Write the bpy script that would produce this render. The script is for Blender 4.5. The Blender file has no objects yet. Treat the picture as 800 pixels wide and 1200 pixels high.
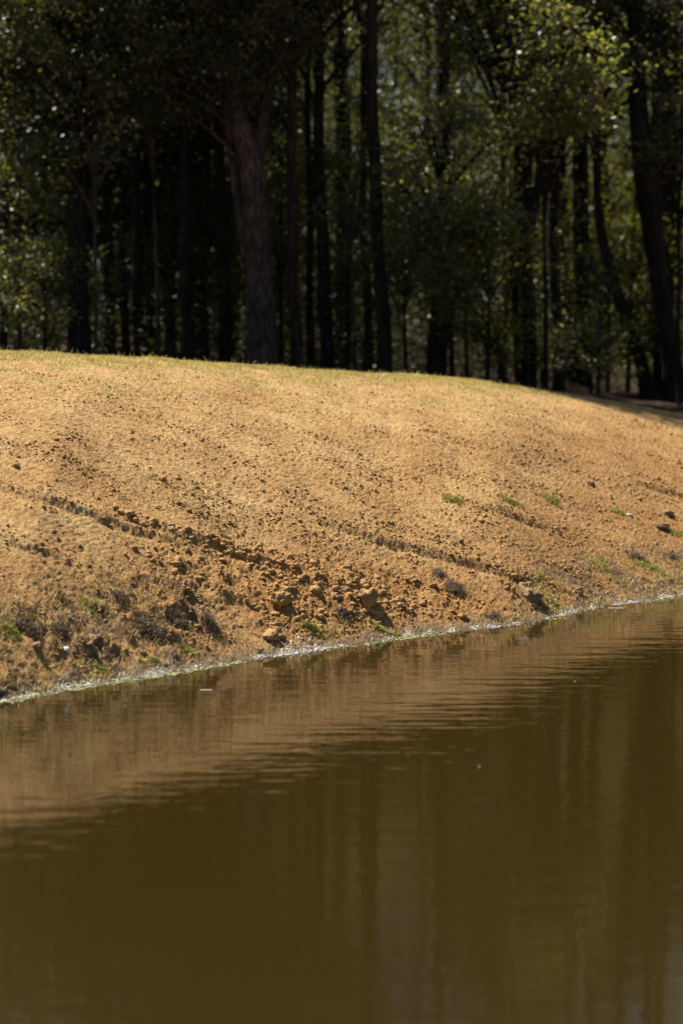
import bpy, math, random
import numpy as np
from mathutils import Vector

R = math.radians
rng = np.random.default_rng(7)
random.seed(7)
scn = bpy.context.scene
COL = scn.collection

# ------------------------------------------------------------------ camera
F = 2833.0            # focal length in pixels of the 800x1200 photograph
CZ = 4.0
PITCH = math.atan(270 / F)
cam_d = bpy.data.cameras.new('camera')
cam = bpy.data.objects.new('camera', cam_d)
COL.objects.link(cam)
cam.location = (0, 0, CZ)
cam.rotation_euler = (R(90) - PITCH, 0, 0)
cam_d.sensor_fit = 'VERTICAL'
cam_d.sensor_height = 36.0
cam_d.sensor_width = 24.0
cam_d.lens = 85.0
cam_d.clip_end = 2000
cam_d.dof.use_dof = True
cam_d.dof.focus_distance = 28.5
cam_d.dof.aperture_fstop = 0.8
scn.camera = cam

# ------------------------------------------------------------------ light
SUN_EL, SUN_AZ = R(57), R(40)      # azimuth: degrees behind the exact left (-X) direction
sdir = Vector((-math.cos(SUN_AZ) * math.cos(SUN_EL), math.sin(SUN_AZ) * math.cos(SUN_EL), math.sin(SUN_EL)))
world = bpy.data.worlds.new('World')
scn.world = world
world.use_nodes = True
wn = world.node_tree
bg = wn.nodes['Background']
sky = wn.nodes.new('ShaderNodeTexSky')
sky.sky_type = 'NISHITA'
sky.sun_disc = False
sky.sun_elevation = SUN_EL
sky.sun_rotation = math.atan2(sdir.x, sdir.y)
wn.links.new(sky.outputs[0], bg.inputs[0])
bg.inputs[1].default_value = 0.05
sl = bpy.data.lights.new('sun', 'SUN')
sl.energy = 5.0
sl.angle = R(0.5)
sl.color = (1.0, 0.93, 0.82)
sun = bpy.data.objects.new('sun', sl)
COL.objects.link(sun)
sun.rotation_euler = (-sdir).to_track_quat('-Z', 'Y').to_euler()
scn.view_settings.view_transform = 'Standard'
scn.view_settings.look = 'None'
scn.view_settings.gamma = 1.0
scn.view_settings.use_curve_mapping = False
scn.view_settings.exposure = 0.9

# ------------------------------------------------------------------ helpers
def ray(px, py):
    x, y = (px - 400) / F, (600 - py) / F
    c, s = math.cos(PITCH), math.sin(PITCH)
    return np.array([x, c + y * s, -s + y * c])   # forward, down-pitched

def at_Y(px, py, Y):
    d = ray(px, py)
    k = Y / d[1]
    return np.array([d[0] * k, Y, CZ + d[2] * k])

def at_z0(px, py):
    d = ray(px, py)
    k = -CZ / d[2]
    return np.array([d[0] * k, d[1] * k, 0.0])

def tag(o, label=None, cat=None, group=None, kind=None):
    if label: o['label'] = label
    if cat: o['category'] = cat
    if group: o['group'] = group
    if kind: o['kind'] = kind
    return o

def empty(name, loc, rz=0):
    o = bpy.data.objects.new(name, None)
    o.empty_display_size = 0.3
    COL.objects.link(o)
    o.location = loc
    o.rotation_euler = (0, 0, rz)
    return o

def mesh_np(name, v, f, mat=None, smooth=False):
    """v (n,3), f list of (k,m) index arrays"""
    me = bpy.data.meshes.new(name)
    v = np.asarray(v, np.float32)
    fl = f if isinstance(f, list) else [f]
    me.vertices.add(len(v))
    me.vertices.foreach_set('co', v.ravel())
    tot = np.concatenate([np.full(len(a), a.shape[1], np.int32) for a in fl])
    idx = np.concatenate([a.ravel() for a in fl]).astype(np.int32)
    me.loops.add(len(idx))
    me.loops.foreach_set('vertex_index', idx)
    me.polygons.add(len(tot))
    st = np.concatenate([[0], np.cumsum(tot)[:-1]]).astype(np.int32)
    me.polygons.foreach_set('loop_start', st)
    me.polygons.foreach_set('loop_total', tot)
    if smooth:
        me.polygons.foreach_set('use_smooth', np.ones(len(tot), bool))
    me.update(calc_edges=True)
    if mat: me.materials.append(mat)
    return me

def link(name, me, parent=None, loc=None):
    o = bpy.data.objects.new(name, me)
    COL.objects.link(o)
    if parent: o.parent = parent
    if loc is not None: o.location = loc
    return o

def attr(me, name, arr):
    a = me.attributes.new(name, 'FLOAT', 'POINT')
    a.data.foreach_set('value', np.asarray(arr, np.float32).ravel())

def sstep(a, b, x):
    t = np.clip((x - a) / (b - a), 0, 1)
    return t * t * (3 - 2 * t)

def hsh(ix, iy, seed):
    h = (ix.astype(np.int64) * 374761393 + iy.astype(np.int64) * 668265263 + seed * 1442695041) & 0xffffffff
    h = ((h ^ (h >> 13)) * 1274126177) & 0xffffffff
    h = ((h ^ (h >> 16)) * 2246822519) & 0xffffffff
    return ((h ^ (h >> 15)) & 0xffffff) / float(0xffffff)

def vnoise(x, y, seed=0):
    """gradient noise, about -0.7..0.7"""
    ix, iy = np.floor(x), np.floor(y)
    fx, fy = x - ix, y - iy
    u, v = fx * fx * fx * (fx * (fx * 6 - 15) + 10), fy * fy * fy * (fy * (fy * 6 - 15) + 10)
    def g(dx, dy):
        a = hsh(ix + dx, iy + dy, seed) * 6.2831853
        return np.cos(a) * (fx - dx) + np.sin(a) * (fy - dy)
    return (g(0, 0) * (1 - u) + g(1, 0) * u) * (1 - v) + (g(0, 1) * (1 - u) + g(1, 1) * u) * v

# ------------------------------------------------------------------ material helpers
def mat_new(name):
    m = bpy.data.materials.new(name)
    m.use_nodes = True
    nt = m.node_tree
    return m, nt, nt.nodes['Principled BSDF']

def N(nt, typ, **kw):
    n = nt.nodes.new(typ)
    for k, v in kw.items():
        if k in n.inputs: n.inputs[k].default_value = v
        else: setattr(n, k, v)
    return n

def noise(nt, vec, scale, detail=4, rough=0.55):
    n = nt.nodes.new('ShaderNodeTexNoise')
    n.inputs['Scale'].default_value = scale
    n.inputs['Detail'].default_value = detail
    n.inputs['Roughness'].default_value = rough
    if vec is not None: nt.links.new(vec, n.inputs['Vector'])
    return n

def ramp(nt, fac, stops):
    r = nt.nodes.new('ShaderNodeValToRGB')
    el = r.color_ramp.elements
    el[0].position, el[0].color = stops[0][0], (*stops[0][1], 1)
    el[1].position, el[1].color = stops[-1][0], (*stops[-1][1], 1)
    for p, c in stops[1:-1]:
        e = el.new(p); e.color = (*c, 1)
    nt.links.new(fac, r.inputs[0])
    return r

def mix(nt, fac, a, b, typ='MIX'):
    m = nt.nodes.new('ShaderNodeMix')
    m.data_type = 'RGBA'; m.blend_type = typ
    for s, val in ((0, fac), (6, a), (7, b)):
        if hasattr(val, 'links') or hasattr(val, 'is_linked'):
            nt.links.new(val, m.inputs[s])
        elif s == 0: m.inputs[0].default_value = val
        else: m.inputs[s].default_value = (*val, 1)
    return m.outputs[2]

def attribute(nt, name):
    a = nt.nodes.new('ShaderNodeAttribute'); a.attribute_name = name
    return a.outputs['Fac']

# soil -----------------------------------------------------------------
def soil_material(name, ground=True):
    m, nt, b = mat_new(name)
    geo = nt.nodes.new('ShaderNodeNewGeometry')
    P = geo.outputs['Position']
    n1 = noise(nt, P, 1.1, 6, 0.6)
    n2 = noise(nt, P, 9.0, 6, 0.65)
    n3 = noise(nt, P, 55.0, 3, 0.6)
    c1 = ramp(nt, n1.outputs[0], [(0.3, (0.41, 0.24, 0.085)), (0.5, (0.48, 0.30, 0.120)), (0.72, (0.56, 0.375, 0.165))]).outputs[0]
    c2 = ramp(nt, n2.outputs[0], [(0.32, (0.62, 0.56, 0.5)), (0.55, (1, 1, 1)), (0.75, (1.14, 1.12, 1.08))]).outputs[0]
    c = mix(nt, 1.0, c1, c2, 'MULTIPLY')
    c3 = ramp(nt, n3.outputs[0], [(0.3, (0.72, 0.68, 0.62)), (0.55, (1, 1, 1)), (0.78, (1.2, 1.18, 1.15))]).outputs[0]
    c = mix(nt, 0.8, c, c3, 'MULTIPLY')
    if ground:
        c = mix(nt, attribute(nt, 'orange'), c, mix(nt, 0.9, (0.43, 0.238, 0.082), c2, 'MULTIPLY'))
        c = mix(nt, attribute(nt, 'damp'), c, mix(nt, 1.0, c, (0.72, 0.615, 0.52), 'MULTIPLY'))
        c = mix(nt, attribute(nt, 'humus'), c, ramp(nt, n2.outputs[0], [(0.35, (0.06, 0.035, 0.02)), (0.5, (0.17, 0.10, 0.05)), (0.68, (0.30, 0.20, 0.10))]).outputs[0])
        c = mix(nt, attribute(nt, 'turf'), c, ramp(nt, n3.outputs[0], [(0.3, (0.34, 0.27, 0.09)), (0.7, (0.48, 0.36, 0.16))]).outputs[0])
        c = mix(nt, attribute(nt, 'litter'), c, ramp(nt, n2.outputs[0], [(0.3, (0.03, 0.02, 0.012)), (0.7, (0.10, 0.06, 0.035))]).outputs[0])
        c = mix(nt, attribute(nt, 'wet'), c, ramp(nt, n3.outputs[0], [(0.35, (0.07, 0.045, 0.024)), (0.6, (0.16, 0.105, 0.055))]).outputs[0])
        mr = nt.nodes.new('ShaderNodeMapRange')
        nt.links.new(attribute(nt, 'wet'), mr.inputs[0])
        mr.inputs[3].default_value = 0.92; mr.inputs[4].default_value = 0.28
        nt.links.new(mr.outputs[0], b.inputs['Roughness'])
    else:
        oi = nt.nodes.new('ShaderNodeObjectInfo')
        b.inputs['Roughness'].default_value = 0.92
        c = mix(nt, 0.5, c, (0.44, 0.25, 0.095))
    b.inputs['Specular IOR Level'].default_value = 0.25
    nt.links.new(c, b.inputs['Base Color'])
    bu = nt.nodes.new('ShaderNodeBump')
    bu.inputs['Distance'].default_value = 0.021
    bu.inputs['Strength'].default_value = 1.0
    nb = noise(nt, P, 42.0, 5, 0.7)
    nt.links.new(nb.outputs[0], bu.inputs['Height'])
    nt.links.new(bu.outputs[0], b.inputs['Normal'])
    return m

M_SOIL = soil_material('sandy soil')
M_CLOD = soil_material('clod soil', False)

def simple(name, lo, hi, scale=20, rough=0.85, bump=0.0, spec=0.3):
    m, nt, b = mat_new(name)
    tc = nt.nodes.new('ShaderNodeNewGeometry')
    n = noise(nt, tc.outputs['Position'], scale, 5, 0.6)
    c = ramp(nt, n.outputs[0], [(0.3, lo), (0.7, hi)])
    nt.links.new(c.outputs[0], b.inputs['Base Color'])
    b.inputs['Roughness'].default_value = rough
    b.inputs['Specular IOR Level'].default_value = spec
    if bump:
        bu = nt.nodes.new('ShaderNodeBump'); bu.inputs['Distance'].default_value = bump
        nt.links.new(n.outputs[0], bu.inputs['Height']); nt.links.new(bu.outputs[0], b.inputs['Normal'])
    return m

def leaf_material(name, lo, hi, warm, trans=0.35, rough=0.45, scale=0.8, spec=0.5):
    m, nt, b = mat_new(name)
    geo = nt.nodes.new('ShaderNodeNewGeometry')
    n = noise(nt, geo.outputs['Position'], scale, 3, 0.6)
    n2 = noise(nt, geo.outputs['Position'], 9.0, 1, 0.5)
    c = ramp(nt, n.outputs[0], [(0.35, lo), (0.65, hi)]).outputs[0]
    f = ramp(nt, n2.outputs[0], [(0.55, (0, 0, 0)), (0.68, (1, 1, 1))]).outputs[0]
    c = mix(nt, f, c, warm)
    nt.links.new(c, b.inputs['Base Color'])
    b.inputs['Roughness'].default_value = rough
    b.inputs['Specular IOR Level'].default_value = spec
    tr = nt.nodes.new('ShaderNodeBsdfTranslucent')
    ct = mix(nt, 1.0, c, (1.9, 2.0, 0.7), 'MULTIPLY')
    nt.links.new(ct, tr.inputs[0])
    ms = nt.nodes.new('ShaderNodeMixShader'); ms.inputs[0].default_value = trans
    nt.links.new(b.outputs[0], ms.inputs[1]); nt.links.new(tr.outputs[0], ms.inputs[2])
    nt.links.new(ms.outputs[0], nt.nodes['Material Output'].inputs[0])
    return m

def bark_material(name, lo, hi, zs=2.2, dist=0.05):
    m, nt, b = mat_new(name)
    tc = nt.nodes.new('ShaderNodeTexCoord')
    mp = nt.nodes.new('ShaderNodeMapping')
    mp.inputs['Scale'].default_value = (16, 16, zs)
    nt.links.new(tc.outputs['Object'], mp.inputs[0])
    n = noise(nt, mp.outputs[0], 1.0, 6, 0.65)
    n2 = noise(nt, tc.outputs['Object'], 1.3, 4, 0.6)
    c = ramp(nt, n.outputs[0], [(0.36, tuple(k * 0.35 for k in lo)), (0.5, lo), (0.68, hi)]).outputs[0]
    c2 = ramp(nt, n2.outputs[0], [(0.35, (0.6, 0.6, 0.6)), (0.65, (1.15, 1.1, 1.05))]).outputs[0]
    nt.links.new(mix(nt, 1.0, c, c2, 'MULTIPLY'), b.inputs['Base Color'])
    b.inputs['Roughness'].default_value = 0.9
    b.inputs['Specular IOR Level'].default_value = 0.2
    bu = nt.nodes.new('ShaderNodeBump'); bu.inputs['Distance'].default_value = dist
    nt.links.new(n.outputs[0], bu.inputs['Height']); nt.links.new(bu.outputs[0], b.inputs['Normal'])
    return m

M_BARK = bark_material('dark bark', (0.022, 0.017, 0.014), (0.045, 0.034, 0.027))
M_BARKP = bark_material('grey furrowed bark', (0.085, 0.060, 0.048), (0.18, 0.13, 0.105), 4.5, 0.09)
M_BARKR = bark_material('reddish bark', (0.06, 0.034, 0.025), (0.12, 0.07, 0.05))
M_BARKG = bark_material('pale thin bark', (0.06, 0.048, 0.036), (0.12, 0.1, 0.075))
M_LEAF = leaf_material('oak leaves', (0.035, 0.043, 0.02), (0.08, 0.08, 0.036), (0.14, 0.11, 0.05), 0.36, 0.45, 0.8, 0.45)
M_LEAF_LIT = leaf_material('sunlit-tone understory leaves', (0.08, 0.09, 0.04), (0.16, 0.155, 0.07), (0.24, 0.20, 0.10), 0.5, 0.4, 0.8, 0.6)  # pale base colour paints in the sunlit look of these clumps
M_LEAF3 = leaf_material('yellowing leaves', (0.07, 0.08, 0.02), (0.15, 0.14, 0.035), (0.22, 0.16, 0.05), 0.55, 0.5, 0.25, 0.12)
M_DEEP_LIT = leaf_material('sunlit-tone deep leaves', (0.055, 0.062, 0.027), (0.115, 0.115, 0.048), (0.18, 0.15, 0.08), 0.5, 0.45, 0.7, 0.3)  # paler than the front crowns so the midground between trunks looks sunlit
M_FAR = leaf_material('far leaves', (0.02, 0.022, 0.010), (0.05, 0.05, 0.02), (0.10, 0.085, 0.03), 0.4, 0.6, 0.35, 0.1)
M_GRASS = leaf_material('short grass', (0.27, 0.23, 0.09), (0.43, 0.34, 0.15), (0.52, 0.40, 0.22), 0.25, 0.5, 3.0)
M_GREEN = leaf_material('fresh green grass', (0.22, 0.20, 0.06), (0.36, 0.32, 0.11), (0.46, 0.37, 0.18), 0.22, 0.5, 6.0)
M_DRY = leaf_material('dry grass', (0.20, 0.13, 0.06), (0.36, 0.25, 0.12), (0.45, 0.34, 0.19), 0.25, 0.6, 5.0)
M_WEED = leaf_material('withered weed', (0.09, 0.06, 0.05), (0.22, 0.15, 0.115), (0.34, 0.25, 0.17), 0.15, 0.7, 8.0)
M_EARTH = simple('damp dark earth', (0.16, 0.10, 0.055), (0.36, 0.23, 0.12), 40, 0.9, 0.012)
M_STONE = simple('dark wet stone', (0.02, 0.017, 0.014), (0.06, 0.05, 0.04), 30, 0.35, 0.01)
M_PALE = simple('pale stone', (0.45, 0.38, 0.28), (0.7, 0.62, 0.5), 40, 0.7, 0.01)
M_SCUM_GLINT = simple('dried white scum and wet glints', (0.55, 0.47, 0.36), (0.88, 0.84, 0.76), 25, 0.3, 0.004, 0.6)
M_PAPER = simple('white litter', (0.62, 0.62, 0.64), (0.8, 0.8, 0.82), 30, 0.6)
M_ALGAE = simple('green algae', (0.16, 0.17, 0.05), (0.32, 0.30, 0.11), 15, 0.4, 0.004, 0.5)
M_STRAW = simple('bleached leaf', (0.5, 0.42, 0.3), (0.68, 0.6, 0.46), 25, 0.5)

# ------------------------------------------------------------------ terrain shape
SH_PX = [(0, 822), (60, 810), (130, 798), (200, 788), (260, 777), (330, 768), (400, 758), (470, 746), (540, 739), (600, 733), (650, 723), (700, 712), (750, 705), (800, 697)]
sh = np.array([at_z0(*p)[:2] for p in SH_PX])
shX = np.concatenate([[-160, -60, -25, -12, -7], sh[:, 0], [8, 14, 25, 60, 160]])
shY = np.concatenate([[30, 20, 17, 18.3, 20.6], sh[:, 1], [33.0, 37, 43, 55, 80]])
def shore(X):
    return np.interp(X, shX, shY)
T = 10.7
CR_PX = [(0, 413), (100, 418), (200, 423), (300, 430), (400, 437), (500, 442), (560, 447), (600, 453), (650, 461), (700, 468), (750, 476), (800, 487)]
cx, cz = [], []
for p in CR_PX:
    Y = 34.0
    for _ in range(30):
        w = at_Y(p[0], p[1], Y)
        Y = 0.5 * Y + 0.5 * (float(shore(w[0])) + T + 0.3)
    w = at_Y(p[0], p[1], Y)
    cx.append(w[0]); cz.append(w[2] - 0.02)
cX = np.concatenate([[-160, -30, -12], cx, [9, 14, 160]])
cZ = np.concatenate([[3.0, 3.2, 3.1], cz, [1.45, 1.2, 1.3]])
def zmax(X):
    return np.interp(X, cX, cZ)

def macro(X, Y):
    ys = shore(X)
    t = Y - ys
    zm = zmax(X)
    tb = np.where(t > 0, t - 0.24 * (1 - np.exp(-np.clip(t, 0, 50) / 0.24)), t)
    a = np.clip(tb, 0, T) / T
    z = zm * (1 - (1 - a) ** 2)
    b = np.clip(t - T, 0, 400)
    dmax = np.interp(X, [-10, 3.2, 5.0], [0.85, 0.75, 0.10])
    drop = np.where(b < 3, 0.010 * b * b, 0.09 + 0.06 * (b - 3))
    z = z - dmax * (1 - np.exp(-drop / dmax))
    z = np.where(t < 0, np.maximum(0.30 * t, -0.9), z)
    near = 2.3 * sstep(3.0, -6.0, Y) - 0.4
    z = np.where(Y < 3.5, np.maximum(z, np.where(Y < 3.0, near, -0.9)), z)
    return z

def hit(px, py):
    """point where the photograph's ray meets the smooth bank"""
    d = ray(px, py)
    lo = None
    for s in np.arange(15, 60, 0.05):
        p = np.array([0, 0, CZ]) + d * s
        if p[2] < float(macro(p[0], p[1])) or p[2] < 0:
            return p
    return p

# furrows left by the grading machine: polyline in photo pixels, ridge height, depth
FUR = [
    ([(-150, 520), (-30, 562), (30, 585), (90, 602), (150, 622), (205, 640), (250, 652)], 0.085, 0.07),
    ([(140, 610), (200, 628), (250, 640), (300, 660), (340, 675), (400, 690), (440, 705)], 0.11, 0.06),
    ([(-150, 575), (-30, 620), (20, 640), (60, 655), (105, 676)], 0.06, 0.07),
    ([(285, 598), (340, 610), (385, 618)], 0.04, 0.03),
    ([(385, 618), (430, 630), (480, 645), (540, 660), (600, 680), (650, 692)], 0.11, 0.11),
    ([(520, 580), (570, 600), (620, 613), (672, 632)], 0.08, 0.06),
    ([(715, 560), (770, 575), (860, 600)], 0.09, 0.09),
    ([(440, 700), (480, 690), (520, 672)], 0.03, 0.0),
    ([(160, 560), (230, 582), (300, 598)], 0.025, 0.02),
    ([(690, 610), (730, 622)], 0.04, 0.03),
]
FURW = []
for pts, hr, dp in FUR:
    w = np.array([hit(*p)[:2] for p in pts])
    FURW.append((w, hr, dp))

def seg_field(X, Y, w):
    """(distance signed: + on the uphill side, along)"""
    best = np.full(X.shape, 1e9); sg = np.zeros(X.shape)
    for (ax, ay), (bx, by) in zip(w[:-1], w[1:]):
        dx, dy = bx - ax, by - ay
        L2 = dx * dx + dy * dy
        u = np.clip(((X - ax) * dx + (Y - ay) * dy) / L2, 0, 1)
        qx, qy = X - (ax + u * dx), Y - (ay + u * dy)
        d = np.hypot(qx, qy)
        s = np.sign(dx * qy - dy * qx) * (1 if dx > 0 else -1)
        m = d < best
        best = np.where(m, d, best); sg = np.where(m, s, sg)
    return best * sg

def blob(X, Y, px, py, r, soft=0.6):
    c = hit(px, py)
    d = np.hypot(X - c[0], (Y - c[1]))
    return 1 - sstep(r * (1 - soft), r, d)

def surface(X, Y):
    """full relief and the material masks"""
    ys = shore(X); t = Y - ys
    z = macro(X, Y)
    land = sstep(-0.6, 0.35, t)
    wob = vnoise(X * 1.3, Y * 1.3, 3)
    z = z + 0.05 * wob * land * sstep(0.0, 1.2, t)
    # rough, clumpy zone of dumped clay in the middle and the ragged bank at left
    rough = np.zeros_like(X)
    for px, py, r, k in [(300, 690, 1.1, 1), (380, 700, 1.1, 1.3), (450, 700, 1.0, 1.2), (520, 700, 0.9, 0.9), (560, 715, 0.8, 0.8), (230, 660, 0.9, 0.6), (330, 725, .8, 1.3), (640, 700, 0.7, 0.6), (210, 690, .8, .6), (410, 660, .7, .6)]:
        rough = np.maximum(rough, k * blob(X, Y, px, py, r, 0.8))
    left = sstep(-0.9, -1.9, X) * sstep(2.4, 1.3, t) * sstep(-0.05, 0.3, t)
    rightb = sstep(1.6, 2.8, X) * sstep(2.1, 0.9, t) * sstep(-0.05, 0.3, t)
    base = 0.35 + 0.9 * rough + 0.9 * left + 0.3 * rightb
    crest = sstep(T - 3.0, T - 1.0, t)
    base = base * (1 - 0.6 * crest)
    base = base * sstep(0.0, 0.5, t)
    lump = np.maximum(vnoise(X * 4.2 + 9, Y * 4.2, 11) + 0.10, 0) * 0.11
    lump2 = np.abs(vnoise(X * 9, Y * 9, 12)) * 0.06
    z = z + base * (lump * (0.10 + 0.6 * rough + left * 1.2) + lump2 * 0.35)
    a0, b0 = X * 0.80 + Y * 0.6, -X * 0.6 + Y * 0.80
    fine = vnoise(X * 18, Y * 18, 13) * 0.012 + vnoise(X * 30, Y * 30, 14) * 0.028 + np.abs(vnoise(X * 55, Y * 55, 17)) * 0.024 + 0.010 * vnoise(b0 * 9, a0 * 34, 27)
    z = z + fine * (0.55 + base * 0.5) * sstep(0.02, 0.4, t)
    # streaks from the grading, running down to the right
    cx_, sx_ = math.cos(R(-13)), math.sin(R(-13))
    a, b = X * cx_ + Y * sx_, -X * sx_ + Y * cx_
    streak = vnoise(a * 0.5, b * 5.0, 15)
    z = z + 0.018 * streak * sstep(0.8, 2.0, t) * (1 - crest)
    for w, hr, dp in FURW:
        x0, x1 = w[:, 0].min() - 0.6, w[:, 0].max() + 0.6
        m = (X > x0) & (X < x1) & (Y > w[:, 1].min() - 0.8) & (Y < w[:, 1].max() + 0.8)
        if not m.any(): continue
        s = seg_field(X[m], Y[m], w)
        brk = 0.95 + 0.5 * vnoise(X[m] * 2.3, Y[m] * 2.3, 16) + 0.5 * vnoise(X[m] * 9, Y[m] * 9, 19)
        s = s + 0.035 * vnoise(X[m] * 3.5, Y[m] * 3.5, 18)
        tp = sstep(0.0, 0.9, np.hypot(X[m] - w[0, 0], Y[m] - w[0, 1])) * sstep(0.0, 0.9, np.hypot(X[m] - w[-1, 0], Y[m] - w[-1, 1])) * 0.8 + 0.2
        e = tp * 0.47 * hr * np.exp(-(np.where(s > 0.06, (s - 0.06) / 0.16, (s - 0.06) / 0.062)) ** 2) * np.clip(brk, 0.45, 1.4) - tp * 0.34 * dp * np.clip(brk, 0.2, 1.2) * np.exp(-((s + 0.05) / 0.05) ** 2)
        z[m] += e
    z = z + (0.012 * vnoise(X * 2.2, Y * 2.2, 51) + 0.010 * vnoise(X * 8, Y * 8, 52)) * sstep(-0.5, -0.1, t) * sstep(0.6, 0.2, t)
    mk = {}
    mk['wet'] = sstep(0.42, 0.10, t + 0.12 * vnoise(X * 3, Y * 3, 20)) + 0.0 * X
    org = np.maximum(rough * 0.9, 0.45 * sstep(0.1, 0.5, vnoise(X * 0.9, Y * 0.9, 21) + 0.25) * sstep(7, 3, t))
    mk['orange'] = np.clip(org, 0, 1)
    hn = vnoise(X * 1.7, Y * 1.7, 22) + 0.5 * vnoise(X * 5, Y * 5, 23)
    mk['damp'] = np.clip(0.75 * sstep(0.5, 4.5, X + 0.6 * vnoise(X * 0.8, Y * 0.8, 83)) * sstep(9.5, 5.5, t + vnoise(X, Y, 84)) + 0.5 * sstep(3.5, 0.8, t + 1.2 * vnoise(X * 0.9, Y * 0.9, 85)) + 0.35 * sstep(0.1, 0.5, vnoise(X * 0.5, Y * 0.5, 86) + 0.1), 0, 0.85)
    mk['humus'] = np.clip((left + rightb * 1.0) * sstep(-0.15, 0.35, hn + 0.18) * 0.85 + 0.30 * sstep(0.9, 0.2, t) * sstep(-0.1, 0.3, hn), 0, 1)
    tn = vnoise(X * 1.2, Y * 3.0, 24) + 0.5 * vnoise(X * 4, Y * 8, 25)
    band = sstep(T - 4.6, T - 1.0, t) * sstep(4.2, 2.2, X)
    mk['turf'] = np.clip(band * sstep(-0.1, 0.35, tn + 0.45 * sstep(T - 1.6, T - 0.3, t) - 0.08) * 0.85, 0, 1)
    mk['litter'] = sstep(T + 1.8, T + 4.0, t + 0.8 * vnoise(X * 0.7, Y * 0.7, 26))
    return z, mk

# ------------------------------------------------------------------ ground sheet
def grow(start, step, end, rate=1.22):
    out = []; x = start; s = step
    while abs(x) < abs(end):
        x += s; s *= rate; out.append(x)
    return np.array(out)
gx = np.arange(-7.0, 7.5, 0.0155)
gx = np.concatenate([grow(-7.0, -0.03, -180)[::-1], gx, grow(gx[-1], 0.03, 180)])
gt1 = np.arange(-0.9, T + 2.0, 0.019)
gt = np.concatenate([grow(-0.9, -0.05, -75, 1.3)[::-1], gt1, grow(gt1[-1], 0.03, 230, 1.12)])
XX, TT = np.meshgrid(gx, gt)
YY = TT + shore(XX)
ZZ, MK = surface(XX, YY)

# small clods pressed into the surface
def stamp(n, r0, r1, where):
    k = 0
    ux = rng.uniform(-6.8, 7.2, n); ut = rng.uniform(0.15, T + 1.0, n); ur = r0 * (r1 / r0) ** (rng.random(n) ** 6)
    i0 = np.searchsorted(gx, -7.0); j0 = np.searchsorted(gt, -0.9)
    for x, t_, r in zip(ux, ut, ur):
        if rng.random() > where(x, t_): continue
        i = i0 + int((x + 7.0) / 0.0155); j = j0 + int((t_ + 0.9) / 0.019)
        ri = int(r / 0.0155) + 1; rj = int(r / 0.019) + 1
        a, b, c, d = j - rj, j + rj + 1, i - ri, i + ri + 1
        if a < 0 or c < 0: continue
        dx = XX[a:b, c:d] - x; dt = TT[a:b, c:d] - t_
        q = 1 - (dx * dx + dt * dt) / (r * r)
        ZZ[a:b, c:d] += np.sqrt(np.clip(q, 0, 1)) * r * 0.75
DENS = None
def wh(x, t_):
    d = 0.32 + 0.5 * (0 < t_ < 3) * (-1.9 < x < 2.5) + 0.2 * (t_ < 5)
    return d
stamp(80000, 0.009, 0.028, wh)
nr, nc = XX.shape
ii = np.arange(nr * nc).reshape(nr, nc)
q = np.stack([ii[:-1, :-1], ii[:-1, 1:], ii[1:, 1:], ii[1:, :-1]], -1).reshape(-1, 4)
me = mesh_np('ground', np.stack([XX, YY, ZZ], -1).reshape(-1, 3), q, M_SOIL, smooth=True)
for k, v in MK.items(): attr(me, k, v)
tag(link('ground', me), kind='structure')

def Z(x, y):
    """height of the built ground (nearest grid vertex, bilinear)"""
    t_ = y - float(shore(x))
    i = int(np.clip(np.searchsorted(gx, x) - 1, 0, nc - 2)); j = int(np.clip(np.searchsorted(gt, t_) - 1, 0, nr - 2))
    u = (x - gx[i]) / (gx[i + 1] - gx[i]); v = (t_ - gt[j]) / (gt[j + 1] - gt[j])
    return float((ZZ[j, i] * (1 - u) + ZZ[j, i + 1] * u) * (1 - v) + (ZZ[j + 1, i] * (1 - u) + ZZ[j + 1, i + 1] * u) * v)
def Zv(x, y):
    t_ = y - shore(x)
    i = np.clip(np.searchsorted(gx, x) - 1, 0, nc - 2); j = np.clip(np.searchsorted(gt, t_) - 1, 0, nr - 2)
    u = (x - gx[i]) / (gx[i + 1] - gx[i]); v = (t_ - gt[j]) / (gt[j + 1] - gt[j])
    return (ZZ[j, i] * (1 - u) + ZZ[j, i + 1] * u) * (1 - v) + (ZZ[j + 1, i] * (1 - u) + ZZ[j + 1, i + 1] * u) * v
def ground_at(px, py):
    p = hit(px, py)
    return np.array([p[0], p[1], Z(p[0], p[1])])

# ------------------------------------------------------------------ water
m, nt, b = mat_new('murky pond water')
b.inputs['Base Color'].default_value = (0.0255, 0.0162, 0.0037, 1)
b.inputs['Roughness'].default_value = 0.015
b.inputs['IOR'].default_value = 1.5
geo = nt.nodes.new('ShaderNodeNewGeometry')
def stretched(sx, sy, det, rot=0):
    mp = nt.nodes.new('ShaderNodeMapping'); mp.inputs['Scale'].default_value = (sx, sy, 1); mp.inputs['Rotation'].default_value = (0, 0, rot)
    nt.links.new(geo.outputs['Position'], mp.inputs[0])
    return noise(nt, mp.outputs[0], 1.0, det, 0.5).outputs[0]
w1 = stretched(0.9, 4.5, 3, R(4))
w2 = stretched(4.5, 9.0, 2, R(-8))
patch = ramp(nt, stretched(0.13, 0.16, 2), [(0.40, (0.4, 0.4, 0.4)), (0.58, (1, 1, 1))]).outputs[0]
bu1 = nt.nodes.new('ShaderNodeBump'); bu1.inputs['Distance'].default_value = 0.0068
nt.links.new(w1, bu1.inputs['Height']); nt.links.new(patch, bu1.inputs['Strength'])
bu2 = nt.nodes.new('ShaderNodeBump'); bu2.inputs['Distance'].default_value = 0.0011
nt.links.new(w2, bu2.inputs['Height']); nt.links.new(bu1.outputs[0], bu2.inputs['Normal'])
nt.links.new(bu2.outputs[0], b.inputs['Normal'])
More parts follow.
